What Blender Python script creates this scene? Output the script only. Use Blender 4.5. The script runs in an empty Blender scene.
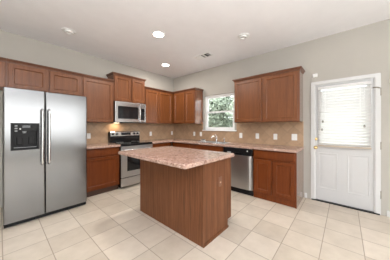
import bpy, bmesh, math, random
from mathutils import Vector, Matrix
random.seed(4)
SC = bpy.context.scene
COL = SC.collection
PI = math.pi

# ------------------------------------------------------------------ camera
cam_data = bpy.data.cameras.new('camera')
cam = bpy.data.objects.new('camera', cam_data); COL.objects.link(cam)
cam_data.sensor_fit = 'HORIZONTAL'; cam_data.sensor_width = 36.0
cam_data.lens = 171.29/390*36.0
cam_data.shift_y = -3.06/390
cam_data.clip_start = 0.02
cam.location = (-3.632, -4.078, 1.272)
cam.rotation_euler = (PI/2, 0, PI/4 - 0.0659 - PI/2)
SC.camera = cam

# ------------------------------------------------------------------ world, lights, exposure
SC.view_settings.view_transform = 'Standard'
SC.view_settings.look = 'None'
SC.view_settings.gamma = 1.0
SC.view_settings.use_curve_mapping = False
SC.view_settings.exposure = 0.66
world = bpy.data.worlds.new('world'); SC.world = world
world.use_nodes = True
wn = world.node_tree.nodes; wl = world.node_tree.links
bg = wn['Background']
bg.inputs['Color'].default_value = (0.93, 0.97, 1.0, 1)
bg.inputs['Strength'].default_value = 4.0

def area(name, loc, rot, sx, sy, power, color=(1, 1, 1)):
    d = bpy.data.lights.new(name, 'AREA'); d.shape = 'RECTANGLE'; d.size = sx; d.size_y = sy
    d.energy = power; d.color = color
    o = bpy.data.objects.new(name, d); COL.objects.link(o)
    o.location = loc; o.rotation_euler = rot
    return o
DAY = (0.90, 0.96, 1.0)
area('daylight_rear_window', (-2.7, -8.62, 1.6), (PI/2, 0, 0), 4.4, 1.7, 40, DAY)
area('daylight_patio_door', (-7.12, -4.6, 1.25), (PI/2, 0, -PI/2), 2.8, 2.2, 8, DAY)
area('added_ceiling_fill', (-4.2, -5.0, 1.75), (PI, 0, 0), 1.4, 1.4, 146, (0.94, 0.97, 1.0))  # added upward fill with no fixture, stands in for a bounced flash

sd_ = bpy.data.lights.new('sun', 'SUN'); sd_.energy = 4.5; sd_.angle = 0.03; sd_.color = (1.0, 0.96, 0.90)
sun = bpy.data.objects.new('sun', sd_); COL.objects.link(sun)
sun.rotation_euler = Vector((0.0, -0.70, -0.71)).to_track_quat('-Z', 'Y').to_euler()

# ------------------------------------------------------------------ dimensions
H = 2.80            # ceiling
XL, YR = -7.0, -8.5 # far side wall and rear wall
U1, U2 = 1.2444, 2.0064     # range / microwave, measured from the room corner along the left wall
ZU = 1.365          # underside of wall cabinets
DV0, DV1 = 3.634, 4.456     # door slab along the right wall

# ------------------------------------------------------------------ materials
def new_mat(name):
    m = bpy.data.materials.new(name); m.use_nodes = True
    nt = m.node_tree
    return m, nt, nt.nodes['Principled BSDF']

def simple(name, col, rough=0.5, metal=0.0, noise=0.04, nscale=12.0, spec=0.5, coat=0.0):
    """plain surface with a little procedural variation"""
    m, nt, b = new_mat(name)
    tc = nt.nodes.new('ShaderNodeTexCoord')
    n = nt.nodes.new('ShaderNodeTexNoise'); n.inputs['Scale'].default_value = nscale
    n.inputs['Detail'].default_value = 3
    nt.links.new(tc.outputs['Object'], n.inputs['Vector'])
    r = nt.nodes.new('ShaderNodeValToRGB')
    a = [max(0, c*(1-noise)) for c in col]; z = [min(1, c*(1+noise)) for c in col]
    r.color_ramp.elements[0].position = 0.3; r.color_ramp.elements[1].position = 0.7
    r.color_ramp.elements[0].color = (*a, 1); r.color_ramp.elements[1].color = (*z, 1)
    nt.links.new(n.outputs['Fac'], r.inputs['Fac'])
    nt.links.new(r.outputs['Color'], b.inputs['Base Color'])
    b.inputs['Roughness'].default_value = rough
    b.inputs['Metallic'].default_value = metal
    b.inputs['Specular IOR Level'].default_value = spec
    b.inputs['Coat Weight'].default_value = coat
    return m

def emit(name, col, strength):
    m, nt, b = new_mat(name)
    b.inputs['Base Color'].default_value = (*col, 1)
    b.inputs['Emission Color'].default_value = (*col, 1)
    b.inputs['Emission Strength'].default_value = strength
    return m

def math_node(nt, op, a, b=None, c=None):
    n = nt.nodes.new('ShaderNodeMath'); n.operation = op
    for i, v in enumerate((a, b, c)):
        if v is None: continue
        if isinstance(v, (int, float)): n.inputs[i].default_value = v
        else: nt.links.new(v, n.inputs[i])
    return n.outputs[0]

def wood(name, c0, c1, c2, scale=(26, 26, 1.6), rough=0.38, fine=1.0, coat=0.0, spec=0.5):
    m, nt, b = new_mat(name)
    tc = nt.nodes.new('ShaderNodeTexCoord')
    oi = nt.nodes.new('ShaderNodeObjectInfo')
    mp = nt.nodes.new('ShaderNodeMapping'); mp.inputs['Scale'].default_value = scale
    off = nt.nodes.new('ShaderNodeVectorMath'); off.operation = 'SCALE'
    off.inputs['Scale'].default_value = 37.0
    nt.links.new(oi.outputs['Location'], off.inputs[0])
    nt.links.new(off.outputs['Vector'], mp.inputs['Location'])
    nt.links.new(tc.outputs['Object'], mp.inputs['Vector'])
    n1 = nt.nodes.new('ShaderNodeTexNoise'); n1.inputs['Scale'].default_value = 1.0
    n1.inputs['Detail'].default_value = 6; n1.inputs['Roughness'].default_value = 0.62
    n1.inputs['Distortion'].default_value = 0.6
    nt.links.new(mp.outputs['Vector'], n1.inputs['Vector'])
    n2 = nt.nodes.new('ShaderNodeTexNoise'); n2.inputs['Scale'].default_value = 6.0*fine
    n2.inputs['Detail'].default_value = 3
    nt.links.new(mp.outputs['Vector'], n2.inputs['Vector'])
    f = math_node(nt, 'ADD', math_node(nt, 'MULTIPLY', n1.outputs['Fac'], 0.7),
                  math_node(nt, 'MULTIPLY', n2.outputs['Fac'], 0.3))
    r = nt.nodes.new('ShaderNodeValToRGB')
    e = r.color_ramp.elements
    e[0].position = 0.32; e[0].color = (*c0, 1)
    e[1].position = 0.68; e[1].color = (*c2, 1)
    k = e.new(0.5); k.color = (*c1, 1)
    nt.links.new(f, r.inputs['Fac'])
    nt.links.new(r.outputs['Color'], b.inputs['Base Color'])
    b.inputs['Roughness'].default_value = rough
    b.inputs['Specular IOR Level'].default_value = spec
    b.inputs['Coat Weight'].default_value = coat; b.inputs['Coat Roughness'].default_value = 0.12
    bp = nt.nodes.new('ShaderNodeBump'); bp.inputs['Strength'].default_value = 0.05
    nt.links.new(n2.outputs['Fac'], bp.inputs['Height'])
    nt.links.new(bp.outputs['Normal'], b.inputs['Normal'])
    return m

def tiles(name, diagonal, pitch, x0, y0, grout_w, c_lo, c_hi, c_grout, rough):
    """square tiles with grout, each tile its own tone, cloudy mottling"""
    m, nt, b = new_mat(name)
    g = nt.nodes.new('ShaderNodeNewGeometry')
    s = nt.nodes.new('ShaderNodeSeparateXYZ'); nt.links.new(g.outputs['Position'], s.inputs[0])
    if diagonal:
        u = math_node(nt, 'ADD', s.outputs['X'], s.outputs['Y']); w = s.outputs['Z']
        p = math_node(nt, 'MULTIPLY', math_node(nt, 'ADD', u, w), 0.70711)
        q = math_node(nt, 'MULTIPLY', math_node(nt, 'SUBTRACT', u, w), 0.70711)
    else:
        p, q = s.outputs['X'], s.outputs['Y']
    p = math_node(nt, 'DIVIDE', math_node(nt, 'SUBTRACT', p, x0), pitch)
    q = math_node(nt, 'DIVIDE', math_node(nt, 'SUBTRACT', q, y0), pitch)
    def edge(v):
        fr = math_node(nt, 'FRACT', v)
        return math_node(nt, 'ABSOLUTE', math_node(nt, 'SUBTRACT', fr, 0.5))
    ed = math_node(nt, 'MAXIMUM', edge(p), edge(q))
    lim = 0.5 - grout_w/2/pitch
    gr = nt.nodes.new('ShaderNodeMapRange'); gr.inputs['From Min'].default_value = lim - 0.004
    gr.inputs['From Max'].default_value = lim + 0.002
    nt.links.new(ed, gr.inputs['Value'])
    cv = nt.nodes.new('ShaderNodeCombineXYZ')
    nt.links.new(math_node(nt, 'FLOOR', p), cv.inputs[0]); nt.links.new(math_node(nt, 'FLOOR', q), cv.inputs[1])
    wnz = nt.nodes.new('ShaderNodeTexWhiteNoise'); wnz.noise_dimensions = '2D'
    nt.links.new(cv.outputs[0], wnz.inputs['Vector'])
    nz = nt.nodes.new('ShaderNodeTexNoise'); nz.inputs['Scale'].default_value = 2.2/pitch
    nz.inputs['Detail'].default_value = 5; nz.inputs['Roughness'].default_value = 0.6
    nt.links.new(g.outputs['Position'], nz.inputs['Vector'])
    fac = math_node(nt, 'ADD', math_node(nt, 'MULTIPLY', wnz.outputs['Value'], 0.35),
                    math_node(nt, 'MULTIPLY', nz.outputs['Fac'], 0.65))
    r = nt.nodes.new('ShaderNodeValToRGB')
    r.color_ramp.elements[0].position = 0.25; r.color_ramp.elements[0].color = (*c_lo, 1)
    r.color_ramp.elements[1].position = 0.75; r.color_ramp.elements[1].color = (*c_hi, 1)
    nt.links.new(fac, r.inputs['Fac'])
    mx = nt.nodes.new('ShaderNodeMix'); mx.data_type = 'RGBA'
    nt.links.new(gr.outputs[0], mx.inputs['Factor'])
    nt.links.new(r.outputs['Color'], mx.inputs[6]); mx.inputs[7].default_value = (*c_grout, 1)
    nt.links.new(mx.outputs[2], b.inputs['Base Color'])
    rg = nt.nodes.new('ShaderNodeMapRange'); rg.inputs['To Min'].default_value = rough; rg.inputs['To Max'].default_value = 0.9
    nt.links.new(gr.outputs[0], rg.inputs['Value']); nt.links.new(rg.outputs[0], b.inputs['Roughness'])
    bp = nt.nodes.new('ShaderNodeBump'); bp.inputs['Strength'].default_value = 0.25; bp.inputs['Distance'].default_value = 0.004
    nt.links.new(math_node(nt, 'SUBTRACT', 1.0, gr.outputs[0]), bp.inputs['Height'])
    nt.links.new(bp.outputs['Normal'], b.inputs['Normal'])
    return m

def granite(name):
    m, nt, b = new_mat(name)
    g = nt.nodes.new('ShaderNodeNewGeometry')
    n1 = nt.nodes.new('ShaderNodeTexNoise'); n1.inputs['Scale'].default_value = 18
    n1.inputs['Detail'].default_value = 6; n1.inputs['Roughness'].default_value = 0.7; n1.inputs['Distortion'].default_value = 1.2
    n2 = nt.nodes.new('ShaderNodeTexNoise'); n2.inputs['Scale'].default_value = 75
    n2.inputs['Detail'].default_value = 2
    for n in (n1, n2): nt.links.new(g.outputs['Position'], n.inputs['Vector'])
    r = nt.nodes.new('ShaderNodeValToRGB'); e = r.color_ramp.elements
    e[0].position = 0.30; e[0].color = GR[0]
    e[1].position = 0.72; e[1].color = GR[3]
    k = e.new(0.44); k.color = GR[1]
    k = e.new(0.56); k.color = GR[2]
    nt.links.new(n1.outputs['Fac'], r.inputs['Fac'])
    r2 = nt.nodes.new('ShaderNodeValToRGB')
    r2.color_ramp.elements[0].position = 0.36; r2.color_ramp.elements[0].color = (0.45, 0.38, 0.36, 1)
    r2.color_ramp.elements[1].position = 0.46; r2.color_ramp.elements[1].color = (1, 1, 1, 1)
    nt.links.new(n2.outputs['Fac'], r2.inputs['Fac'])
    mx = nt.nodes.new('ShaderNodeMix'); mx.data_type = 'RGBA'; mx.blend_type = 'MULTIPLY'
    mx.inputs['Factor'].default_value = 0.8
    nt.links.new(r.outputs['Color'], mx.inputs[6]); nt.links.new(r2.outputs['Color'], mx.inputs[7])
    nt.links.new(mx.outputs[2], b.inputs['Base Color'])
    b.inputs['Roughness'].default_value = 0.14
    return m
GR = [(0.24, 0.145, 0.11, 1), (0.42, 0.265, 0.21, 1), (0.52, 0.36, 0.295, 1), (0.64, 0.49, 0.415, 1)]

def steel(name, col=(0.38, 0.385, 0.39), rough=0.2, scale=(2, 2, 160)):
    m, nt, b = new_mat(name)
    tc = nt.nodes.new('ShaderNodeTexCoord')
    mp = nt.nodes.new('ShaderNodeMapping'); mp.inputs['Scale'].default_value = scale
    nt.links.new(tc.outputs['Object'], mp.inputs['Vector'])
    n = nt.nodes.new('ShaderNodeTexNoise'); n.inputs['Scale'].default_value = 3; n.inputs['Detail'].default_value = 2
    nt.links.new(mp.outputs['Vector'], n.inputs['Vector'])
    mr = nt.nodes.new('ShaderNodeMapRange'); mr.inputs['To Min'].default_value = rough*0.9; mr.inputs['To Max'].default_value = rough*1.1
    nt.links.new(n.outputs['Fac'], mr.inputs['Value']); nt.links.new(mr.outputs[0], b.inputs['Roughness'])
    b.inputs['Base Color'].default_value = (*col, 1); b.inputs['Metallic'].default_value = 1.0
    return m

def pane_glass(name):
    m = bpy.data.materials.new(name); m.use_nodes = True
    nt = m.node_tree; nt.nodes.clear()
    out = nt.nodes.new('ShaderNodeOutputMaterial')
    t = nt.nodes.new('ShaderNodeBsdfTransparent'); t.inputs['Color'].default_value = (0.94, 0.96, 0.95, 1)
    gl = nt.nodes.new('ShaderNodeBsdfGlossy'); gl.inputs['Roughness'].default_value = 0.02
    fr = nt.nodes.new('ShaderNodeFresnel'); fr.inputs['IOR'].default_value = 1.45
    mx = nt.nodes.new('ShaderNodeMixShader')
    ge = nt.nodes.new('ShaderNodeNewGeometry')   # reflect on the outer faces of the pane only
    ff = math_node(nt, 'MULTIPLY', fr.outputs[0], math_node(nt, 'SUBTRACT', 1.0, ge.outputs['Backfacing']))
    nt.links.new(ff, mx.inputs[0]); nt.links.new(t.outputs[0], mx.inputs[1]); nt.links.new(gl.outputs[0], mx.inputs[2])
    nt.links.new(mx.outputs[0], out.inputs['Surface'])
    return m

def blind_mat(name):
    m, nt, b = new_mat(name)
    out = [n for n in nt.nodes if n.type == 'OUTPUT_MATERIAL'][0]
    b.inputs['Base Color'].default_value = (0.80, 0.79, 0.775, 1); b.inputs['Roughness'].default_value = 0.4
    tr = nt.nodes.new('ShaderNodeBsdfTranslucent'); tr.inputs['Color'].default_value = (0.86, 0.86, 0.86, 1)
    mx = nt.nodes.new('ShaderNodeMixShader'); mx.inputs[0].default_value = 0.28
    nt.links.new(b.outputs[0], mx.inputs[1]); nt.links.new(tr.outputs[0], mx.inputs[2])
    nt.links.new(mx.outputs[0], out.inputs['Surface'])
    return m

M = {}
M['wall'] = simple('wall_paint', (0.45, 0.427, 0.388), 0.85, noise=0.015, nscale=3, spec=0.2)
M['ceiling'] = simple('ceiling_paint', (0.84, 0.84, 0.86), 0.9, noise=0.015, nscale=5, spec=0.1)
M['trim'] = simple('white_trim_paint', (0.62, 0.62, 0.615), 0.4, noise=0.01)
M['door'] = simple('white_door_paint', (0.55, 0.55, 0.55), 0.35, noise=0.01)
M['wood'] = wood('cherry_wood', (0.125, 0.037, 0.008), (0.17, 0.053, 0.013), (0.22, 0.074, 0.021), rough=0.40, coat=0.10)
M['woodbase'] = wood('shaded_cherry_wood', (0.10, 0.021, 0.002), (0.137, 0.030, 0.004), (0.18, 0.044, 0.008), rough=0.42, spec=0.3)  # darker, redder copy of the cherry: dimmer light low down put into the colour
M['woodend'] = wood('glossy_cherry_veneer', (0.12, 0.036, 0.011), (0.16, 0.052, 0.018), (0.21, 0.072, 0.027), rough=0.25, coat=1.0)
M['fridge'] = steel('brushed_fridge_steel', (0.235, 0.237, 0.242), 0.2)
M['woodcrown'] = wood('dark_cherry_wood', (0.10, 0.036, 0.017), (0.135, 0.05, 0.023), (0.17, 0.066, 0.032))
M['island'] = wood('island_laminate', (0.07, 0.023, 0.009), (0.15, 0.056, 0.022), (0.23, 0.092, 0.041), scale=(42, 42, 1.3), rough=0.5, spec=0.3)
M['toe'] = simple('dark_toe_board', (0.05, 0.022, 0.012), 0.6)
M['granite'] = granite('granite_laminate')
M['floor'] = tiles('floor_tile', False, 0.3355, -2.605, -3.217, 0.007, (0.50, 0.43, 0.345), (0.66, 0.58, 0.485), (0.36, 0.30, 0.24), 0.32)
M['splash'] = tiles('backsplash_tile', True, 0.150, 0.03, 0.02, 0.005, (0.345, 0.225, 0.137), (0.465, 0.315, 0.20), (0.27, 0.195, 0.135), 0.4)
M['steel'] = steel('brushed_steel', (0.50, 0.50, 0.505), 0.34)
M['vinyl'] = simple('white_window_vinyl', (0.86, 0.86, 0.86), 0.35, noise=0.01)
M['steelv'] = steel('brushed_steel_bright', (0.72, 0.73, 0.74), 0.22)
M['chrome'] = steel('chrome', (0.8, 0.8, 0.8), 0.1)
M['black'] = simple('black_plastic', (0.008, 0.008, 0.009), 0.35, spec=0.2)
M['gloss'] = simple('black_glass', (0.008, 0.008, 0.009), 0.08)
M['dark'] = simple('dark_grey_plastic', (0.025, 0.025, 0.027), 0.45, spec=0.25)
M['grey'] = simple('grey_plastic', (0.30, 0.31, 0.32), 0.5)
M['white'] = simple('white_plastic', (0.80, 0.80, 0.79), 0.4, noise=0.01)
M['pale'] = simple('pale_tan_plastic', (0.50, 0.36, 0.27), 0.5)
M['tan'] = simple('tan_vinyl', (0.50, 0.42, 0.34), 0.5)
M['brass'] = steel('brass', (0.80, 0.56, 0.26), 0.25)
M['hinge'] = steel('nickel_hinge', (0.30, 0.27, 0.22), 0.45)
M['glass'] = pane_glass('window_glass')
M['slat'] = blind_mat('blind_vinyl')
M['cord'] = simple('beige_cord', (0.30, 0.28, 0.25), 0.8)
M['brownp'] = simple('brown_plastic', (0.17, 0.075, 0.042), 0.4)
M['lamp'] = emit('lamp_lens', (1.0, 0.96, 0.90), 14.0)
M['tasklamp'] = emit('task_lamp_lens', (1.0, 0.80, 0.55), 6.0)
M['display'] = simple('dark_display', (0.012, 0.016, 0.02), 0.1)
M['leaf'] = simple('green_leaves', (0.26, 0.30, 0.23), 0.6, noise=0.4, nscale=3)
M['bark'] = simple('bark', (0.14, 0.10, 0.07), 0.9)
M['concrete'] = simple('pale_concrete', (0.55, 0.53, 0.50), 0.9)
M['siding'] = simple('pale_siding', (0.62, 0.60, 0.57), 0.8)
M['roof'] = simple('grey_shingle', (0.24, 0.25, 0.27), 0.9, noise=0.2)
M['fence'] = simple('weathered_fence', (0.72, 0.71, 0.69), 0.9, noise=0.1)

# ------------------------------------------------------------------ mesh helpers
class MB:
    def __init__(s): s.bm = bmesh.new()
    def box(s, x0, x1, y0, y1, z0, z1, bevel=0.0, seg=1):
        x0, x1 = min(x0, x1), max(x0, x1); y0, y1 = min(y0, y1), max(y0, y1); z0, z1 = min(z0, z1), max(z0, z1)
        r = bmesh.ops.create_cube(s.bm, size=1.0)
        for v in r['verts']:
            v.co = Vector(((x0+x1)/2 + v.co.x*(x1-x0), (y0+y1)/2 + v.co.y*(y1-y0), (z0+z1)/2 + v.co.z*(z1-z0)))
        if bevel:
            ed = list({e for v in r['verts'] for e in v.link_edges})
            bmesh.ops.bevel(s.bm, geom=ed, offset=bevel, segments=seg, affect='EDGES', profile=0.5)
        return s
    def prism(s, poly, z0, z1, M4=None, smooth=False):
        """poly in xy, extruded in z; M4 re-orients"""
        a = [s.bm.verts.new((x, y, z0)) for x, y in poly]; b = [s.bm.verts.new((x, y, z1)) for x, y in poly]
        n = len(poly); fs = []
        fs.append(s.bm.faces.new(a[::-1])); fs.append(s.bm.faces.new(b))
        for i in range(n):
            f = s.bm.faces.new((a[i], a[(i+1) % n], b[(i+1) % n], b[i])); f.smooth = smooth; fs.append(f)
        if M4 is not None:
            for v in a + b: v.co = M4 @ v.co
        bmesh.ops.recalc_face_normals(s.bm, faces=fs)
        return s
    def lathe(s, prof, c=(0, 0, 0), axis='Z', seg=24, cap=True):
        """prof: (radius, height) pairs"""
        rings = []
        def P(r, h, t):
            x, y = r*math.cos(t), r*math.sin(t)
            if axis == 'Z': p = (x, y, h)
            elif axis == 'X': p = (h, x, y)
            else: p = (x, h, y)
            return Vector(p) + Vector(c)
        for r, h in prof:
            rings.append([s.bm.verts.new(P(r, h, 2*PI*k/seg)) for k in range(seg)])
        fs = []
        for a, b in zip(rings, rings[1:]):
            for k in range(seg):
                f = s.bm.faces.new((a[k], a[(k+1) % seg], b[(k+1) % seg], b[k])); f.smooth = True; fs.append(f)
        if cap:
            fs.append(s.bm.faces.new(rings[0][::-1])); fs.append(s.bm.faces.new(rings[-1]))
        bmesh.ops.recalc_face_normals(s.bm, faces=fs)
        return s
    def tube(s, pts, r, seg=10):
        pts = [Vector(p) for p in pts]; rr = r if isinstance(r, (list, tuple)) else [r]*len(pts)
        up = None; rings = []
        for i, p in enumerate(pts):
            d = (pts[min(i+1, len(pts)-1)] - pts[max(i-1, 0)]).normalized()
            if up is None:
                up = Vector((0, 0, 1)) if abs(d.z) < 0.9 else Vector((1, 0, 0))
            a = d.cross(up).normalized(); b = a.cross(d).normalized(); up = b
            rings.append([s.bm.verts.new(p + a*rr[i]*math.cos(2*PI*k/seg) + b*rr[i]*math.sin(2*PI*k/seg)) for k in range(seg)])
        fs = []
        for a, b in zip(rings, rings[1:]):
            for k in range(seg):
                f = s.bm.faces.new((a[k], a[(k+1) % seg], b[(k+1) % seg], b[k])); f.smooth = True; fs.append(f)
        fs.append(s.bm.faces.new(rings[0][::-1])); fs.append(s.bm.faces.new(rings[-1]))
        bmesh.ops.recalc_face_normals(s.bm, faces=fs)
        return s
    def sweep(s, prof, path, side=1):
        """closed profile (out, z) swept along an open plan path with mitred corners; out is to the right of travel (side=1)"""
        P = [Vector(p).to_2d() for p in path]; n = len(P); rings = []
        for i in range(n):
            ds = []
            if i > 0: ds.append((P[i]-P[i-1]).normalized())
            if i < n-1: ds.append((P[i+1]-P[i]).normalized())
            ns = [Vector((d.y, -d.x))*side for d in ds]
            m = sum(ns, Vector((0, 0)))
            m = m / m.length_squared * len(ns) if len(ns) == 1 else m / (1 + ns[0].dot(ns[1]))
            rings.append([s.bm.verts.new((P[i].x + m.x*o, P[i].y + m.y*o, z)) for o, z in prof])
        fs = []; k = len(prof)
        for a, b in zip(rings, rings[1:]):
            for j in range(k):
                fs.append(s.bm.faces.new((a[j], a[(j+1) % k], b[(j+1) % k], b[j])))
        fs.append(s.bm.faces.new(rings[0][::-1])); fs.append(s.bm.faces.new(rings[-1]))
        bmesh.ops.recalc_face_normals(s.bm, faces=fs)
        return s
    def panel(s, x0, x1, z0, z1, yb, t, rail=0.056, rec=0.011, slope=0.010, raised=False):
        """cabinet door: slab with a framed recessed panel, front towards -y"""
        yf = yb - t
        def loop(d, y): return [s.bm.verts.new(p) for p in ((x0+d, y, z0+d), (x1-d, y, z0+d), (x1-d, y, z1-d), (x0+d, y, z1-d))]
        L = [loop(0, yb), loop(0, yf+0.003), loop(0.003, yf), loop(rail, yf), loop(rail+slope, yf+rec)]
        if raised: L += [loop(rail+slope+0.012, yf+rec), loop(rail+slope+0.03, yf+0.002)]
        fs = [s.bm.faces.new(L[0])]
        for a, b in zip(L, L[1:]):
            for k in range(4): fs.append(s.bm.faces.new((a[k], a[(k+1) % 4], b[(k+1) % 4], b[k])))
        fs.append(s.bm.faces.new(L[-1]))
        bmesh.ops.recalc_face_normals(s.bm, faces=fs)
        return s
    def xf(s, mat4):
        bmesh.ops.transform(s.bm, matrix=mat4, verts=s.bm.verts); return s
    def mesh(s, name):
        me = bpy.data.meshes.new(name); s.bm.to_mesh(me); s.bm.free(); return me

def obj(name, mb, mat, parent=None, label=None):
    o = bpy.data.objects.new(name, mb.mesh(name)); COL.objects.link(o)
    o.data.materials.append(mat)
    if parent is not None: o.parent = parent
    if label: o['label'] = label
    return o

def cut(o, cutter):
    """subtract the cutter shape from the mesh of o"""
    c = bpy.data.objects.new('cutter', cutter.mesh('cutter')); COL.objects.link(c)
    c.parent = o.parent
    md = o.modifiers.new('cut', 'BOOLEAN'); md.operation = 'DIFFERENCE'; md.object = c; md.solver = 'EXACT'
    bpy.context.view_layer.update()
    dg = bpy.context.evaluated_depsgraph_get()
    me = bpy.data.meshes.new_from_object(o.evaluated_get(dg))
    o.modifiers.clear(); old = o.data; nm = old.name; o.data = me
    bpy.data.meshes.remove(old); me.name = nm
    cm = c.data; bpy.data.objects.remove(c); bpy.data.meshes.remove(cm)
    return o

def tag(o, label, cat, group=None):
    o['label'] = label; o['category'] = cat
    if group: o['group'] = group
    return o

def thing(name, label, cat, loc=(0, 0, 0), rz=0.0, group=None):
    o = bpy.data.objects.new(name, None); COL.objects.link(o)
    o.location = loc; o.rotation_euler = (0, 0, rz); o.empty_display_size = 0.1
    return tag(o, label, cat, group)

def struct(name, mb, mat, parent=None):
    o = obj(name, mb, mat, parent)
    if parent is None: o['kind'] = 'structure'
    return o

def rounded(x0, x1, y0, y1, r, n=5):
    pts = []
    for cx, cy, a in ((x1-r, y0+r, -PI/2), (x1-r, y1-r, 0), (x0+r, y1-r, PI/2), (x0+r, y0+r, PI)):
        for k in range(n+1):
            t = a + PI/2*k/n; pts.append((cx + r*math.cos(t), cy + r*math.sin(t)))
    return pts

def on_wall(wall, s):
    """origin and turn of a unit standing against a wall; s = distance from the corner of the unit's left end.
    Local +x runs to the right seen from the room, local -y into the room."""
    return ((-s, 0, 0), 0.0) if wall == 'L' else ((0, -s, 0), -PI/2)

# ------------------------------------------------------------------ room shell
fl = struct('floor', MB().box(XL, 0.12, YR, 0.12, -0.1, 0), M['floor'])
ce = struct('ceiling', MB().box(XL, 0.12, YR, 0.12, H, H+0.1), M['ceiling'])
struct('wall_left', MB().box(XL, 0.12, 0, 0.12, 0, H), M['wall'])
wr = struct('wall_right', MB().box(0, 0.12, YR, 0, 0, H), M['wall'])
cut(wr, MB().box(-0.2, 0.3, -2.13, -1.235, 1.195, 2.095))
cut(wr, MB().box(-0.2, 0.3, -DV1-0.012, -DV0+0.012, -0.05, 2.057))
wrear = struct('wall_rear', MB().box(XL, 0.12, YR-0.12, YR, 0, H), M['wall'])
cut(wrear, MB().box(-4.9, -0.5, YR-0.3, YR+0.2, 0.75, 2.45))
wside = struct('wall_side', MB().box(XL-0.12, XL, YR, 0.12, 0, H), M['wall'])
cut(wside, MB().box(XL-0.3, XL+0.2, -6.0, -3.2, 0.02, 2.35))

# tiled backsplash
struct('trim_1', MB().box(-2.66, -0.0085, -0.008, -0.0002, 0.9145, ZU+0.01), M['splash'])
struct('trim_2', MB().box(-0.008, -0.0002, -1.185, -0.0002, 0.9145, ZU+0.01)
       .box(-0.008, -0.0002, -2.185, -1.185, 0.9145, 1.168)
       .box(-0.008, -0.0002, -3.512, -2.185, 0.9145, ZU+0.01), M['splash'])

# window over the sink: jambs, two sashes, sill
wx0, wx1 = 0.045, 0.105
WV0, WV1, WZ0, WZ1, WM = -2.13, -1.235, 1.195, 2.095, 1.655
win = struct('window_1', MB().box(wx0, wx1, WV0, WV0+0.04, WZ0, WZ1).box(wx0, wx1, WV1-0.04, WV1, WZ0, WZ1)
             .box(wx0, wx1, WV0+0.04, WV1-0.04, WZ0, WZ0+0.035).box(wx0, wx1, WV0+0.04, WV1-0.04, WZ1-0.035, WZ1), M['vinyl'])
def sash(z0, z1, x0, x1):
    m = MB(); a, b = WV0+0.04, WV1-0.04; w = 0.034
    m.box(x0, x1, a, a+w, z0, z1).box(x0, x1, b-w, b, z0, z1).box(x0, x1, a+w, b-w, z0, z0+w).box(x0, x1, a+w, b-w, z1-w, z1)
    s_ = obj('sash', m, M['vinyl'], win)
    obj('window_glass', MB().box((x0+x1)/2-0.002, (x0+x1)/2+0.002, a+w, b-w, z0+w, z1-w), M['glass'], s_)
sash(WZ0+0.035, WM+0.02, 0.047, 0.072)
sash(WM-0.02, WZ1-0.035, 0.076, 0.101)
obj('window_sill', MB().box(-0.035, 0.045, -2.185, -1.185, 1.17, 1.195, 0.004), M['vinyl'], win)

# exterior door: slab with half-height light, two raised panels below
dx0, dx1 = 0.002, 0.046
ds = struct('door_1', MB().box(dx0, dx1, -DV1, -DV0, 0.022, 2.045, 0.002), M['door'])
cut(ds, MB().box(-0.1, 0.2, -4.325, -3.765, 0.985, 1.915))
for a, b in ((-3.985, -3.735), (-4.355, -4.105)):
    # raised panel: sunk groove and a field, built on the door face
    m = MB(); m.panel(0, b-a, 0.225, 0.832, 0.0, 0.004, rail=0.012, rec=0.0055, slope=0.010, raised=True)
    m.xf(Matrix.Translation((dx0-0.0002, b, 0)) @ Matrix.Rotation(-PI/2, 4, 'Z'))
    obj('door_panel', m, M['door'], ds)
m = MB(); fx = dx0-0.012
m.box(fx, dx0, -4.355, -4.32, 0.955, 1.945, 0.003).box(fx, dx0, -3.77, -3.735, 0.955, 1.945, 0.003)
m.box(fx, dx0, -4.32, -3.77, 0.955, 0.99, 0.003).box(fx, dx0, -4.32, -3.77, 1.91, 1.945, 0.003)
obj('glass_frame', m, M['door'], ds)
obj('door_glass', MB().box(0.02, 0.026, -4.325, -3.765, 0.985, 1.915), M['glass'], ds)
kb = obj('door_knob', MB().lathe([(0.030, 0.0), (0.030, -0.006), (0.012, -0.012), (0.011, -0.03), (0.022, -0.038), (0.027, -0.05), (0.022, -0.062), (0.006, -0.066)], (dx0, -3.693, 0.917), 'X'), M['brass'], ds, 'round brass knob')
db = obj('deadbolt', MB().lathe([(0.028, 0.0), (0.028, -0.008), (0.022, -0.014), (0.010, -0.016)], (dx0, -3.693, 1.064), 'X')
         .box(dx0-0.03, dx0-0.014, -3.698, -3.688, 1.048, 1.080, 0.002), M['brass'], ds, 'brass deadbolt thumb turn')
for z in (0.29, 1.0, 1.78):
    obj('hinge', MB().lathe([(0.010, z-0.055), (0.010, z+0.055)], (dx0-0.005, -DV1-0.006, 0), 'Z', 10)
        .box(dx0-0.003, dx0+0.0, -DV1-0.004, -DV1+0.03, z-0.045, z+0.045), M['hinge'], ds)
obj('hinge_stop', MB().tube([(dx0-0.006, -DV1-0.004, 1.835), (-0.045, -DV1+0.03, 1.845), (-0.05, -DV1+0.075, 1.845)], 0.009, 8), M['hinge'], ds)
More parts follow.
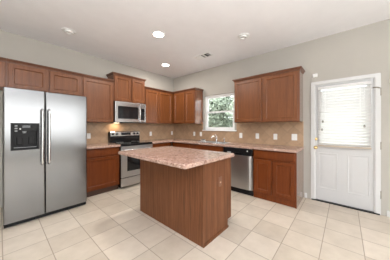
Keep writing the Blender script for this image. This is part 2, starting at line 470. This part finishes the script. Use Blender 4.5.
# casing and threshold
struct('trim_3', MB().sweep([(0, -0.0002), (0, -0.018), (0.045, -0.018), (0.062, -0.010), (0.062, -0.0002)],
        [(-DV0+0.004, 0.0), (-DV0+0.004, 2.053), (-DV1-0.004, 2.053), (-DV1-0.004, 0.0)], side=-1)
       .xf(Matrix(((0, 0, 1, 0), (1, 0, 0, 0), (0, 1, 0, 0), (0, 0, 0, 1)))), M['trim'])
jm = MB().box(0.0, 0.12, -DV0, -DV0+0.0115, 0, 2.05).box(0.0, 0.12, -DV1-0.0115, -DV1, 0, 2.05).box(0, 0.12, -DV1, -DV0, 2.047, 2.0565)
struct('trim_4', jm, M['trim'])
struct('trim_5', MB().box(-0.03, 0.12, -DV1, -DV0, 0.0, 0.018, 0.003), M['dark'])
struct('baseboard_right', MB().box(-0.014, -0.0002, -3.565, -3.53, 0, 0.085, 0.003).box(-0.014, -0.0002, YR+0.02, -4.524, 0, 0.085, 0.003), M['trim'])

# ------------------------------------------------------------------ cabinets
CROWN = [(0.0, -0.012), (0.010, -0.012), (0.014, 0.004), (0.030, 0.024), (0.036, 0.026), (0.036, 0.040), (0.0, 0.040)]
def wall_cabinet(wall, s_left, width, z0, z1, doors, label, depth=0.31, crown='front', cz=0.028):
    """z1 = top of the crown. doors: list of (x0,x1) in local x. crown: front / left / right / both"""
    loc, rz = on_wall(wall, s_left)
    t = thing('wall_cabinet', label, 'cabinet', (loc[0], loc[1], z0), rz, 'wall cabinets')
    h = z1 - 0.040 - z0
    w = width
    obj('cabinet_body', MB().box(0.0005, w-0.0005, -depth, -0.001, 0, h), M['wood'], t)
    if crown in ('right', 'both'): obj('end_panel', MB().box(w-0.0004, w+0.004, -depth, -0.001, 0, h-0.013), M['woodend'], t)
    for a, b in doors:
        obj('door', MB().panel(a, b, 0.012, h-0.022, -depth-0.0005, 0.020), M['wood'], t)
    path = [(0.0005, -depth), (w-0.0005, -depth)]
    if crown in ('left', 'both'): path = [(0.0005, -0.001)] + path
    if crown in ('right', 'both'): path = path + [(w-0.0005, -0.001)]
    pr = [(o+0.0, z+h) for o, z in CROWN]
    obj('crown_moulding', MB().sweep(pr, path).box(0.001, w-0.001, -depth, -0.001, h+0.0002, h+0.036), M['woodcrown'], t)
    return t
wall_cabinet('L', 4.45, 0.885, 1.85, 2.281, [(0.02, 0.43), (0.455, 0.87)], 'wooden wall cabinet at the far left edge, beyond the refrigerator')
wall_cabinet('L', 3.565, 0.964, 1.85, 2.281, [(0.020, 0.465), (0.492, 0.945)], 'short two-door wooden wall cabinet above the refrigerator')
wall_cabinet('L', 2.600, 0.593, ZU, 2.281, [(0.020, 0.575)], 'tall single-door wooden wall cabinet between refrigerator and microwave')
wall_cabinet('L', U2, 0.7615, 1.838, 2.455, [(0.018, 0.392), (0.422, 0.744)], 'raised two-door wooden wall cabinet directly above the microwave', crown='both')
wall_cabinet('L', U1-0.0005, U1-0.002, ZU, 2.281, [(0.018, 0.412), (0.440, 0.885)], 'two-door wooden wall cabinet right of the microwave, on the range wall')
wall_cabinet('R', 0.352, 0.822, ZU, 2.281, [(0.022, 0.440), (0.468, 0.806)], 'two-door wooden wall cabinet at the room corner, left of the window', crown='right')
wall_cabinet('R', 2.292, 1.209, ZU, 2.281, [(0.022, 0.580), (0.615, 1.187)], 'wide two-door wooden wall cabinet between the window and white door', crown='both')

def base_cabinet(wall, s_left, width, label, drawers, doors, depth=0.59, end=None, hollow=False):
    loc, rz = on_wall(wall, s_left)
    t = thing('base_cabinet', label, 'cabinet', loc, rz, 'base cabinets')
    w = width
    if hollow:
        m = MB().box(0.0005, 0.02, -depth, -0.001, 0.095, 0.872).box(w-0.02, w-0.0005, -depth, -0.001, 0.095, 0.872)
        m.box(0.02, w-0.02, -depth, -0.001, 0.095, 0.115).box(0.02, w-0.02, -depth, -depth+0.019, 0.115, 0.872).box(0.02, w-0.02, -0.02, -0.001, 0.115, 0.872)
    else: m = MB().box(0.0005, w-0.0005, -depth, -0.001, 0.095, 0.872)
    if end: m.box(w-0.019, w-0.0005, -depth, -0.001, 0.0, 0.095)
    obj('cabinet_body', m, M['woodbase'], t)
    if end: obj('end_panel', MB().box(w-0.0004, w+0.004, -depth, -0.001, 0.0, 0.872), M['woodend'], t)
    obj('toe_board', MB().box(0.001, w-0.02, -depth+0.012, -depth+0.03, 0.0, 0.0948), M['woodbase'] if end else M['toe'], t)
    for a, b in drawers:
        obj('drawer', MB().box(a, b, -depth-0.0205, -depth-0.0005, 0.728, 0.855, 0.004), M['woodbase'], t)
    for a, b in doors:
        obj('door', MB().panel(a, b, 0.118, 0.695, -depth-0.0005, 0.020), M['woodbase'], t)
    return t
base_cabinet('L', 2.668, 0.66, 'wooden base cabinet with one drawer between refrigerator and range', [(0.02, 0.642)], [(0.02, 0.642)])
base_cabinet('L', U1-0.002, 0.62, 'wooden base cabinet under the counter right of the range', [(0.02, 0.60)], [(0.02, 0.60)])
base_cabinet('R', 0.615, 0.66, 'wooden base cabinet between room corner and sink', [(0.03, 0.64)], [(0.03, 0.64)])
base_cabinet('R', 1.277, 0.932, 'wooden sink base cabinet under the window, left of the dishwasher', [(0.02, 0.915)], [(0.02, 0.455), (0.475, 0.915)], hollow=True)
base_cabinet('R', 2.8226, 0.686, 'wooden base cabinet with two doors between dishwasher and white door', [(0.022, 0.664)], [(0.022, 0.318), (0.342, 0.664)], end=True)

# ------------------------------------------------------------------ worktops
def edge_bevel(o, r=0.006):
    b = o.modifiers.new('edge', 'BEVEL'); b.width = r; b.segments = 3; b.limit_method = 'ANGLE'
    return o
wt = obj('worktop', MB().box(-2.672, -2.008, -0.645, -0.0085, 0.873, 0.914), M['granite'])
edge_bevel(wt)
tag(wt, 'short pink-brown speckled counter top between refrigerator and range', 'counter top', 'counter tops')
wt = obj('worktop', MB().prism([(-U1+0.002, -0.0085), (-U1+0.002, -0.645), (-0.645, -0.645), (-0.645, -3.520), (-0.0085, -3.520), (-0.0085, -0.0085)], 0.873, 0.914), M['granite'])
cut(wt, MB().box(-0.560, -0.125, -2.198, -1.402, 0.8, 1.0))
edge_bevel(wt)
tag(wt, 'long L-shaped speckled counter top with the sink below the window', 'counter top', 'counter tops')

# ------------------------------------------------------------------ island
isl = thing('kitchen_island', 'free-standing kitchen island with brown wood panels in mid-room', 'island', (-1.925, -2.347, 0))
def ib(name, x0, x1, y0, y1, z0, z1, mat, bev=0.0):
    return obj(name, MB().box(x0+1.925, x1+1.925, y0+2.347, y1+2.347, z0, z1, bev), mat, isl)
ib('cabinet_body', -2.212, -1.640, -2.945, -1.745, 0.10, 0.888, M['island'])
ib('back_panel', -2.222, -2.2125, -2.955, -1.735, 0.0, 0.888, M['island'])
ib('end_panel', -2.212, -1.636, -2.955, -2.9455, 0.10, 0.888, M['island'])
ib('end_panel', -2.212, -1.636, -1.7445, -1.735, 0.10, 0.888, M['island'])
ib('toe_board', -2.212, -1.715, -2.953, -1.737, 0.0, 0.0995, M['island'])
ib('base_shoe', -2.224, -1.713, -2.966, -2.9555, 0.0, 0.028, M['island'], 0.003)
ib('corner_trim', -2.226, -2.212, -2.959, -2.9555, 0.03, 0.886, M['island'], 0.001)
for a, b in ((-2.94, -2.35), (-2.34, -1.75)):
    m = MB().panel(a, b, 0.118, 0.86, 0.0, 0.02)
    m.xf(Matrix.Translation((-1.6395+1.925, 2.347, 0)) @ Matrix.Rotation(PI/2, 4, 'Z'))
    obj('door', m, M['wood'], isl)
it = obj('worktop', MB().prism(rounded(-2.540, -1.612, -3.005, -1.672, 0.035), 0.889, 0.930), M['granite'])
edge_bevel(it, 0.009)
tag(it, 'large rectangular pink-brown speckled counter top on the island', 'counter top', 'counter tops')
ot = thing('outlet', 'small brown outlet plate with pale spot on the island end panel', 'outlet', (-1.897, -2.9556, 0.622))
obj('cover_plate', MB().box(-0.036, 0.036, -0.005, 0, -0.057, 0.057, 0.002), M['brownp'], ot)
obj('button', MB().box(-0.013, 0.013, -0.009, -0.0052, -0.018, -0.002, 0.002), M['pale'], ot, 'pale button')

# ------------------------------------------------------------------ refrigerator
FW = 0.9067
fr = thing('refrigerator', 'large stainless steel side-by-side refrigerator with a black dispenser', 'refrigerator', (-3.6028, -0.924, 0))
obj('cabinet_body', MB().box(0.002, FW-0.002, 0.068, 0.87, 0.02, 1.735, 0.006), M['dark'], fr, 'dark grey cabinet body')
obj('base_grille', MB().box(0.005, FW-0.005, 0.03, 0.066, 0.012, 0.058).box(0.04, 0.10, 0.1, 0.5, 0, 0.02).box(FW-0.10, FW-0.04, 0.1, 0.5, 0, 0.02), M['black'], fr, 'black base grille')
SP = 0.3935
def fdoor(x0, x1):
    o = obj('door', MB().prism(rounded(x0, x1, 0.0, 0.064, 0.012, 4), 0.062, 1.7625), M['fridge'], fr)
    b = o.modifiers.new('edge', 'BEVEL'); b.width = 0.006; b.segments = 2; b.limit_method = 'ANGLE'; b.angle_limit = 1.0
    return o
dl = fdoor(0.0, SP-0.003); dr = fdoor(SP+0.003, FW)
DX0, DX1, DZ0, DZ1 = 0.062, 0.333, 0.972, 1.322
dl.modifiers.clear(); cut(dl, MB().box(DX0+0.02, DX1-0.02, -0.1, 0.056, DZ0+0.02, DZ1-0.10))
def fhandle(x, parent):
    pts = [(x, -0.002, 1.515), (x, -0.025, 1.512), (x, -0.058, 1.495), (x, -0.066, 1.46)] + \
          [(x, -0.066, 1.46 - 0.65*k/6) for k in range(1, 6)] + [(x, -0.066, 0.81), (x, -0.058, 0.775), (x, -0.025, 0.758), (x, -0.002, 0.755)]
    m = MB().tube(pts, 0.0125, 12)
    obj('handle', m, M['steelv'], parent)
fhandle(SP-0.036, dl); fhandle(SP+0.036, dr)
dp = obj('dispenser', MB().box(DX0, DX0+0.026, -0.008, -0.0005, DZ0, DZ1, 0.002).box(DX1-0.026, DX1, -0.008, -0.0005, DZ0, DZ1, 0.002)
         .box(DX0+0.026, DX1-0.026, -0.008, -0.0005, DZ0, DZ0+0.03, 0.002).box(DX0+0.026, DX1-0.026, -0.008, -0.0005, DZ1-0.105, DZ1, 0.002), M['black'], fr, 'black dispenser frame')
obj('recess_liner', MB().box(DX0+0.0225, DX1-0.0225, 0.050, 0.054, DZ0+0.022, DZ1-0.102).box(DX0+0.0225, DX0+0.026, 0.0, 0.05, DZ0+0.022, DZ1-0.102)
    .box(DX1-0.026, DX1-0.0225, 0.0, 0.05, DZ0+0.022, DZ1-0.102).box(DX0+0.026, DX1-0.026, 0.0, 0.05, DZ0+0.022, DZ0+0.028), M['black'], dp)
cx = (DX0+DX1)/2
for k in (-0.055, 0.055):
    obj('paddle', MB().box(cx+k-0.026, cx+k+0.026, 0.018, 0.026, DZ0+0.07, DZ0+0.17, 0.004), M['black'], dp)
obj('spout', MB().lathe([(0.016, 0.0), (0.022, 0.03)], (cx-0.01, 0.02, DZ1-0.133), 'Z', 12), M['grey'], dp)
obj('display', MB().box(cx-0.03, cx+0.045, -0.0105, -0.0082, DZ1-0.062, DZ1-0.028), M['display'], dp)
for k in range(3):
    obj('button', MB().box(DX0+0.035, DX0+0.06, -0.0105, -0.0082, DZ1-0.045-0.033*k, DZ1-0.028-0.033*k, 0.001), M['grey'], dp)
obj('indicator_light', MB().lathe([(0.008, -0.0105), (0.008, -0.0082)], (DX0+0.085, 0, DZ1-0.075), 'Y', 12), M['white'], dp, 'small pale indicator light')
obj('drip_tray', MB().box(DX0+0.03, DX1-0.03, 0.004, 0.05, DZ0+0.0285, DZ0+0.034), M['grey'], dp)
for x in (0.05, FW-0.05):
    obj('hinge_cap', MB().box(x-0.04, x+0.04, 0.08, 0.16, 1.7352, 1.758, 0.006), M['dark'], fr)

# ------------------------------------------------------------------ range
RW = U2-U1
rg = thing('kitchen_range', 'stainless steel and black electric range against the left wall', 'range', (-U2, 0, 0))
obj('oven_body', MB().box(0.003, RW-0.003, -0.625, -0.03, 0.03, 0.900, 0.003).box(0.04, 0.10, -0.55, -0.1, 0, 0.03).box(RW-0.10, RW-0.04, -0.55, -0.1, 0, 0.03), M['black'], rg, 'black oven body')
ct = obj('cooktop', MB().box(0.003, RW-0.003, -0.655, -0.03, 0.901, 0.922, 0.005, 2), M['gloss'], rg, 'black glass cooktop')
for x, y, r in ((0.19, -0.21, 0.075), (0.57, -0.21, 0.095), (0.19, -0.48, 0.105), (0.57, -0.48, 0.075)):
    obj('burner_ring', MB().lathe([(r, 0.9222), (r, 0.9228), (r-0.006, 0.9228), (r-0.006, 0.9222)], (x, y, 0), 'Z', 32, cap=False), M['grey'], ct)
bgd = obj('back_guard', MB().box(0.003, RW-0.003, -0.095, -0.012, 0.9225, 1.165, 0.006), M['gloss'], rg, 'black back guard')
obj('control_panel', MB().box(0.020, RW-0.010, -0.104, -0.0955, 1.058, 1.158, 0.004), M['steelv'], bgd, 'stainless control strip')
obj('display', MB().box(0.27, 0.50, -0.1065, -0.1045, 1.080, 1.138, 0.001), M['display'], bgd)
for x in (0.075, 0.165, 0.60, 0.685):
    obj('knob', MB().lathe([(0.027, -0.1045), (0.027, -0.110), (0.021, -0.114), (0.019, -0.130), (0.012, -0.132)], (x, 0, 1.108), 'Y', 16), M['black'], bgd)
od = obj('oven_door', MB().box(0.006, RW-0.006, -0.660, -0.626, 0.225, 0.868, 0.005, 2), M['steel'], rg)
obj('oven_window', MB().box(0.13, RW-0.13, -0.6625, -0.6602, 0.345, 0.665, 0.001), M['gloss'], od, 'black oven window')
hp = [(0.05, -0.66, 0.795), (0.05, -0.695, 0.795), (0.065, -0.712, 0.795)] + [(0.065+(RW-0.13)*k/6, -0.714, 0.795) for k in range(1, 6)] + [(RW-0.065, -0.712, 0.795), (RW-0.05, -0.695, 0.795), (RW-0.05, -0.66, 0.795)]
obj('handle', MB().tube(hp, 0.014, 12), M['steelv'], od)
obj('storage_drawer', MB().box(0.006, RW-0.006, -0.655, -0.626, 0.035, 0.210, 0.005, 2), M['steel'], rg)
obj('vent_strip', MB().box(0.006, RW-0.006, -0.640, -0.626, 0.872, 0.898), M['black'], rg)

# ------------------------------------------------------------------ microwave
mw = thing('microwave', 'stainless steel microwave mounted over the range, under a cabinet', 'microwave', (-U2, 0, ZU+0.003))
MH = 0.466
obj('microwave_body', MB().box(0.002, RW-0.002, -0.355, -0.001, 0.0, MH, 0.003), M['black'], mw, 'black microwave case')
md = obj('door', MB().box(0.004, 0.590, -0.385, -0.3555, 0.012, MH-0.004, 0.006, 2), M['steelv'], mw)
obj('door_window', MB().prism(rounded(0.062, 0.545, 0.085, 0.365, 0.02), -0.3855, -0.3875, Matrix(((1, 0, 0, 0), (0, 0, 1, 0), (0, 1, 0, 0), (0, 0, 0, 1)))), M['gloss'], md, 'black door window')
hz = [(0.612+0*k, 0, 0) for k in range(1)]
obj('handle', MB().tube([(0.570, -0.385, 0.075), (0.571, -0.408, 0.085), (0.572, -0.425, 0.13), (0.572, -0.432, 0.23), (0.572, -0.425, 0.33), (0.571, -0.408, 0.375), (0.570, -0.385, 0.385)], 0.013, 12), M['chrome'], md)
cp = obj('control_panel', MB().box(0.593, RW-0.004, -0.385, -0.3555, 0.012, MH-0.004, 0.006, 2), M['steelv'], mw)
obj('key_panel', MB().box(0.610, RW-0.05, -0.3875, -0.3855, 0.075, 0.345, 0.0008), M['gloss'], cp, 'black key panel')
obj('display', MB().box(0.620, RW-0.06, -0.3885, -0.3877, 0.295, 0.330), M['display'], cp)
for r in range(5):
    for c in range(3):
        obj('key', MB().box(0.620+0.029*c, 0.642+0.029*c, -0.3887, -0.3877, 0.092+0.037*r, 0.116+0.037*r), M['dark'], cp)
obj('bottom_vent', MB().box(0.03, RW-0.03, -0.35, -0.05, -0.004, -0.0002), M['dark'], mw)
obj('task_lamp', MB().box(0.10, 0.20, -0.16, -0.08, -0.007, -0.0042), M['tasklamp'], mw, 'warm task lamp lens')
tl = area('microwave_task_light', (0.15, -0.12, -0.012), (0, 0, 0), 0.10, 0.08, 0.9, (1.0, 0.75, 0.48)); tl.parent = mw

# ------------------------------------------------------------------ dishwasher
loc, rz = on_wall('R', 2.2115)
dw = thing('dishwasher', 'stainless steel dishwasher with black control panel under the counter', 'dishwasher', loc, rz)
DWW = 0.6085
obj('tub', MB().box(0.003, DWW-0.003, -0.57, -0.03, 0.02, 0.866), M['black'], dw)
obj('toe_plate', MB().box(0.004, DWW-0.004, -0.565, -0.5705, 0.0, 0.112).box(0.05, 0.1, -0.5, -0.1, 0, 0.0195), M['black'], dw, 'black toe plate')
# door with a raised bowed centre and sloped edges
pro = [(0.004, -0.571), (0.004, -0.612), (0.030, -0.616), (0.055, -0.634), (0.09, -0.640), (0.20, -0.646), (DWW/2, -0.648),
       (DWW-0.20, -0.646), (DWW-0.09, -0.640), (DWW-0.055, -0.634), (DWW-0.030, -0.616), (DWW-0.004, -0.612), (DWW-0.004, -0.571)]
obj('door', MB().prism(pro, 0.115, 0.735), M['steel'], dw)
pc = obj('control_panel', MB().box(0.004, DWW-0.004, -0.638, -0.571, 0.738, 0.866, 0.008, 2), M['black'], dw, 'black control panel')
obj('pocket_handle', MB().box(0.20, 0.42, -0.6405, -0.6382, 0.750, 0.785, 0.001), M['gloss'], pc)
obj('badge', MB().box(0.10, 0.18, -0.6400, -0.6382, 0.765, 0.790, 0.0008), M['grey'], pc)
obj('button', MB().lathe([(0.010, -0.6382), (0.010, -0.642)], (DWW-0.09, 0, 0.825), 'Y', 12), M['white'], pc)

# ------------------------------------------------------------------ sink, faucet, dish
sk = thing('sink', 'double-bowl stainless steel sink set in the counter below the window', 'sink', (-0.342, -1.80, 0.914))
m = MB()
ax0, ax1, ay0, ay1 = -0.226, 0.226, -0.41, 0.41
o = obj('rim', MB().prism(rounded(ax0, ax1, ay0, ay1, 0.03), 0.0004, 0.007), M['steelv'], sk)
cut(o, MB().prism(rounded(-0.195, 0.135, -0.375, -0.012, 0.04), -0.1, 0.1)); cut(o, MB().prism(rounded(-0.195, 0.135, 0.012, 0.375, 0.04), -0.1, 0.1))
for a, b in ((-0.377, -0.010), (0.010, 0.377)):
    m = MB(); P = rounded(-0.197, 0.137, a, b, 0.04); Q = rounded(-0.175, 0.115, a+0.022, b-0.022, 0.04)
    top = [m.bm.verts.new((x, y, 0.0002)) for x, y in P]; bot = [m.bm.verts.new((x, y, -0.18)) for x, y in Q]
    n = len(P)
    for i in range(n): m.bm.faces.new((top[i], top[(i+1) % n], bot[(i+1) % n], bot[i])).smooth = True
    m.bm.faces.new(bot)
    b_ = obj('bowl', m, M['steel'], sk)
    obj('drain', MB().lathe([(0.045, -0.1798), (0.045, -0.177), (0.02, -0.178)], (-0.03, (a+b)/2, 0), 'Z', 20), M['chrome'], b_)
fc = thing('faucet', 'chrome single-lever faucet behind the sink', 'faucet', (-0.165, -1.735, 0.9212))
obj('base', MB().lathe([(0.032, 0.0), (0.032, 0.008), (0.024, 0.016), (0.022, 0.075), (0.026, 0.09), (0.020, 0.105)], seg=20), M['chrome'], fc)
obj('spout', MB().tube([(0, 0, 0.06), (-0.03, 0, 0.095), (-0.08, 0, 0.125), (-0.14, 0, 0.130), (-0.19, 0, 0.115), (-0.205, 0, 0.095)], [0.016, 0.016, 0.015, 0.014, 0.014, 0.013], 12), M['chrome'], fc)
obj('lever', MB().tube([(0.0, 0, 0.10), (0.012, 0.005, 0.12), (0.0, 0.015, 0.145), (-0.03, 0.03, 0.165)], [0.014, 0.012, 0.009, 0.008], 10), M['chrome'], fc)
sp = thing('side_sprayer', 'small chrome side sprayer right of the faucet', 'sprayer', (-0.165, -1.955, 0.9212))
obj('base', MB().lathe([(0.024, 0), (0.022, 0.01), (0.015, 0.018), (0.013, 0.03)], seg=16), M['chrome'], sp)
obj('spray_head', MB().tube([(0, 0, 0.028), (0, 0, 0.06), (-0.006, 0, 0.075), (-0.02, 0, 0.082)], [0.012, 0.015, 0.016, 0.012], 12), M['chrome'], sp)
sd = thing('soap_dish', 'small pale dish with a dark pad at the left end of the sink', 'dish', (-0.16, -1.312, 0.9142))
obj('dish', MB().lathe([(0.03, 0.0), (0.055, 0.004), (0.068, 0.026), (0.064, 0.026), (0.05, 0.008), (0.01, 0.006)], seg=24), M['white'], sd)
obj('pad', MB().lathe([(0.048, 0.009), (0.056, 0.022), (0.045, 0.040), (0.01, 0.044)], seg=20), M['dark'], sd, 'dark scrubbing pad')

# ------------------------------------------------------------------ outlets and switches on the tiles
def outlet_proto():
    t = bpy.data.objects.new('outlet', None); COL.objects.link(t); t.empty_display_size = 0.05
    obj('cover_plate', MB().box(-0.036, 0.036, -0.006, -0.0002, -0.058, 0.058, 0.002), M['white'], t)
    for z in (-0.021, 0.021):
        obj('receptacle', MB().box(-0.017, 0.017, -0.0085, -0.0062, z-0.014, z+0.014, 0.001), M['white'], t)
    return t
def switch_proto():
    t = bpy.data.objects.new('light_switch', None); COL.objects.link(t); t.empty_display_size = 0.05
    obj('cover_plate', MB().box(-0.046, 0.046, -0.006, -0.0002, -0.060, 0.060, 0.002), M['white'], t)
    obj('rocker', MB().box(-0.018, 0.018, -0.011, -0.0062, -0.032, 0.032, 0.002), M['white'], t)
    return t
op = outlet_proto(); used = False
def place(proto, loc, rz, label, cat, group, first):
    if first: r = proto
    else:
        r = proto.copy(); COL.objects.link(r)
        for ch in list(proto.children):
            c = ch.copy(); COL.objects.link(c); c.parent = r
    r.location = loc; r.rotation_euler = (0, 0, rz)
    return tag(r, label, cat, group)
spots = [('L', 2.392, 'white outlet plate on the tiles just right of the refrigerator'),
         ('L', 0.859, 'white outlet plate on the tiles right of the range'),
         ('L', 0.085, 'white outlet plate close to the room corner, under the corner cabinets'),
         ('R', 0.877, 'white outlet plate left of the window, the one nearer the corner'),
         ('R', 1.118, 'white outlet plate just left of the window sill, nearer the sink'),
         ('R', 2.292, 'white outlet plate just right of the window sill, above the dishwasher'),
         ('R', 2.671, 'white outlet plate under the left door of the right wall cabinet'),
         ('R', 3.033, 'white outlet plate second from the end of the counter by the white door')]
for i, (w, s, lb) in enumerate(spots):
    loc = (-s, -0.0082, 1.083) if w == 'L' else (-0.0082, -s, 1.078)
    place(op, loc, 0 if w == 'L' else -PI/2, lb, 'outlet', 'outlet plates on the tiles', i == 0)
place(switch_proto(), (-0.0082, -3.367, 1.082), -PI/2, 'wide white switch plate at the end of the tiles nearest the door', 'switch', None, True)

# ------------------------------------------------------------------ ceiling fittings
def downlight(x, y, label, power):
    t = thing('recessed_light', label, 'ceiling light', (x, y, H), 0, 'lit ceiling downlights')
    obj('trim_ring', MB().lathe([(0.108, -0.0005), (0.105, -0.006), (0.086, -0.008), (0.082, -0.003), (0.082, -0.0005)], seg=32, cap=False), M['white'], t)
    obj('lens', MB().lathe([(0.081, -0.0008), (0.070, -0.006), (0.03, -0.008), (0.004, -0.0085)], seg=32), M['lamp'], t, 'glowing lens')
    d = bpy.data.lights.new('downlight_beam', 'AREA'); d.shape = 'DISK'; d.size = 0.16; d.energy = power; d.color = (1.0, 0.95, 0.88)
    o = bpy.data.objects.new('downlight_beam', d); COL.objects.link(o); o.parent = t; o.location = (0, 0, -0.012)
downlight(-1.90, -1.759, 'large lit round ceiling light above the island', 17)
downlight(-0.933, -0.746, 'lit round ceiling light near the room corner', 9)
def eyeball(x, y, label, az):
    t = thing('eyeball_light', label, 'ceiling light', (x, y, H), az, 'unlit eyeball ceiling lights')
    obj('trim_ring', MB().lathe([(0.098, -0.0005), (0.096, -0.006), (0.078, -0.012), (0.068, -0.012), (0.066, -0.0005)], seg=32, cap=False), M['white'], t)
    e = obj('eyeball', MB().lathe([(0.064, -0.001), (0.063, -0.014), (0.056, -0.028), (0.046, -0.036), (0.044, -0.030), (0.040, -0.012)], seg=28), M['white'], t)
    obj('bulb', MB().lathe([(0.039, -0.0125), (0.034, -0.018), (0.01, -0.020)], seg=20), M['white'], e)
eyeball(-2.902, -0.771, 'unlit eyeball ceiling light above the refrigerator and left cabinets', 0.3)
eyeball(-0.930, -2.794, 'unlit eyeball ceiling light in front of the right wall cabinet', 0.8)
vt = thing('ceiling_vent', 'white ceiling air vent with dark slots near the window wall', 'vent', (-0.735, -1.775, H))
m = MB(); VX, VY = 0.10, 0.20
m.box(-VX, VX, -VY, -VY+0.025, -0.008, -0.0005).box(-VX, VX, VY-0.025, VY, -0.008, -0.0005).box(-VX, -VX+0.025, -VY+0.025, VY-0.025, -0.008, -0.0005).box(VX-0.025, VX, -VY+0.025, VY-0.025, -0.008, -0.0005)
obj('frame', m, M['white'], vt)
obj('duct_opening', MB().box(-VX+0.025, VX-0.025, -VY+0.025, VY-0.025, -0.0015, -0.0006), M['black'], vt, 'dark duct opening')
def louvre(y, ang):
    m = MB().box(-VX+0.026, VX-0.026, -0.011, 0.011, -0.0007, 0.0007)
    m.xf(Matrix.Translation((0, y, -0.009)) @ Matrix.Rotation(ang, 4, 'X'))
    obj('slat', m, M['white'], vt)
for y in (-0.155, -0.130): louvre(y, 0.9)
for y in (-0.035, ): louvre(y, 0.0)
obj('centre_bar', MB().box(-VX+0.026, VX-0.026, -0.060, -0.045, -0.009, -0.002), M['white'], vt)
for k in range(7): louvre(0.02+0.0235*k, -0.15)

# ------------------------------------------------------------------ blind on the door
bl = thing('window_blind', 'white slatted blind covering the glass of the door', 'blind', (-0.012, -4.049, 0.945))
BW = 0.318
obj('head_rail', MB().box(-0.050, -0.002, -BW, BW, 0.955, 1.0, 0.003), M['slat'], bl)
obj('bottom_rail', MB().box(-0.050, -0.006, -BW, BW, 0.0, 0.022, 0.003), M['tan'], bl, 'tan bottom rail')
for k in range(21):
    m = MB(); zc = 0.045 + 0.0432*k
    # slightly crowned slat
    pr = [(-0.024, -0.0012), (-0.012, 0.0006), (0.0, 0.0012), (0.012, 0.0006), (0.024, -0.0012), (0.024, -0.0030), (0.012, -0.0012), (0.0, -0.0006), (-0.012, -0.0012), (-0.024, -0.0030)]
    m.prism(pr, -BW+0.003, BW-0.003)
    m.xf(Matrix.Translation((-0.028, 0, zc)) @ Matrix.Rotation(0.86, 4, 'Y') @ Matrix(((1, 0, 0, 0), (0, 0, 1, 0), (0, 1, 0, 0), (0, 0, 0, 1))))
    obj('slat', m, M['slat'], bl)
for y in (-0.20, 0.22):
    obj('ladder_cord', MB().tube([(-0.053, y, 0.02), (-0.053, y, 0.96)], 0.0015, 6), M['slat'], bl)
for y, z in ((0.252, 0.44), (0.262, 0.305), (-0.245, 0.36)):
    c = obj('pull_cord', MB().tube([(-0.058, y, z), (-0.058, y, 0.97)], 0.0013, 6), M['slat'], bl)
    obj('tassel', MB().lathe([(0.004, 0.0), (0.011, -0.008), (0.014, -0.035), (0.009, -0.040)], (-0.058, y, z), 'Z', 10), M['cord'], c, 'grey cord tassel')
sn = thing('door_sensor', 'small white contact sensor on top of the door casing', 'sensor', (-0.0205, -3.685, 2.137))
obj('housing', MB().box(-0.0, 0.020, -0.034, 0.034, -0.018, 0.042, 0.004), M['white'], sn)
sn.location.z = 2.137 + 0.018
wb = thing('wall_box', 'white plastic box on the wall right of the door', 'sensor', (-0.001, -4.60, 1.93))
obj('housing', MB().box(-0.03, 0.0, -0.05, 0.05, -0.04, 0.02, 0.006), M['white'], wb)

# ------------------------------------------------------------------ outside
struct('ground', MB().box(0.13, 14, -14, 12, -0.3, -0.12), M['concrete'])
struct('wall_sky_block', MB().box(-12, 2, -12.2, -12.0, -0.3, 3.6).box(-12.2, -12, -12.2, 4, -0.3, 3.0), M['siding'])  # unseen walls, added to keep bright sky out of the rear and side openings
struct('ground_rear', MB().box(-12, 0.12, -12, YR-0.13, -0.3, -0.12).box(-12, XL-0.13, YR-0.13, 4, -0.3, -0.12), M['concrete'])
def shrub(x, y, h, r, n, label, seed):
    rnd = random.Random(seed)
    t = thing('tree', label, 'tree', (x, y, -0.12), 0, 'trees outside the window')
    obj('trunk', MB().tube([(0, 0, 0), (0.03, 0.02, h*0.3), (-0.02, 0.03, h*0.6)], [0.07, 0.05, 0.03], 8), M['bark'], t)
    m = MB()
    for _ in range(n):
        d = Vector((rnd.gauss(0, 1), rnd.gauss(0, 1), rnd.gauss(0, 1))).normalized()
        k = rnd.uniform(0.55, 1.0)*(1 + 0.12*math.sin(d.x*7+seed)*math.sin(d.y*6) + 0.10*math.sin(d.z*9+seed))
        c = Vector((d.x*r*k, d.y*r*k, h*0.62 + d.z*h*0.40*k))
        s = rnd.uniform(0.05, 0.10)
        d = (d + Vector((rnd.gauss(0, 1), rnd.gauss(0, 1), rnd.gauss(0, 1)))*0.6).normalized(); e = d.orthogonal().normalized(); f = d.cross(e)
        q0 = rnd.uniform(0, PI); e, f = e*math.cos(q0)+f*math.sin(q0), f*math.cos(q0)-e*math.sin(q0)
        vs = [m.bm.verts.new(c + e*s*p + f*s*0.6*q) for p, q in ((-1, 0), (-0.2, -1), (1, 0), (-0.2, 1))]
        m.bm.faces.new(vs)
    obj('foliage', m, M['leaf'], t)
shrub(4.2, 1.9, 3.9, 1.7, 17000, 'bushy green tree outside the window, farther left', 1)
shrub(3.9, -1.4, 3.3, 1.4, 13000, 'bushy green tree outside the window, right one', 2)
fe = thing('fence', 'pale board fence outside behind the trees', 'fence', (6.0, 0, -0.12))
obj('boards', MB().box(0, 0.03, -2.0, 10, 0, 1.7), M['fence'], fe)
for y in range(-1, 10, 2):
    obj('post', MB().box(-0.09, -0.001, y-0.045, y+0.045, 0, 1.75), M['fence'], fe)
hs = thing('neighbour_house', 'pale house with grey roof seen faintly through the door blind', 'house', (7.0, -5.5, -0.12))
obj('wall', MB().box(0, 5, -4, 2.5, 0, 2.6), M['siding'], hs)
obj('roof', MB().prism([(-0.5, 2.6), (5.5, 2.6), (2.5, 4.0)], -4.5, 3.0, Matrix(((1, 0, 0, 0), (0, 0, 1, 0), (0, 1, 0, 0), (0, 0, 0, 1)))), M['roof'], hs)
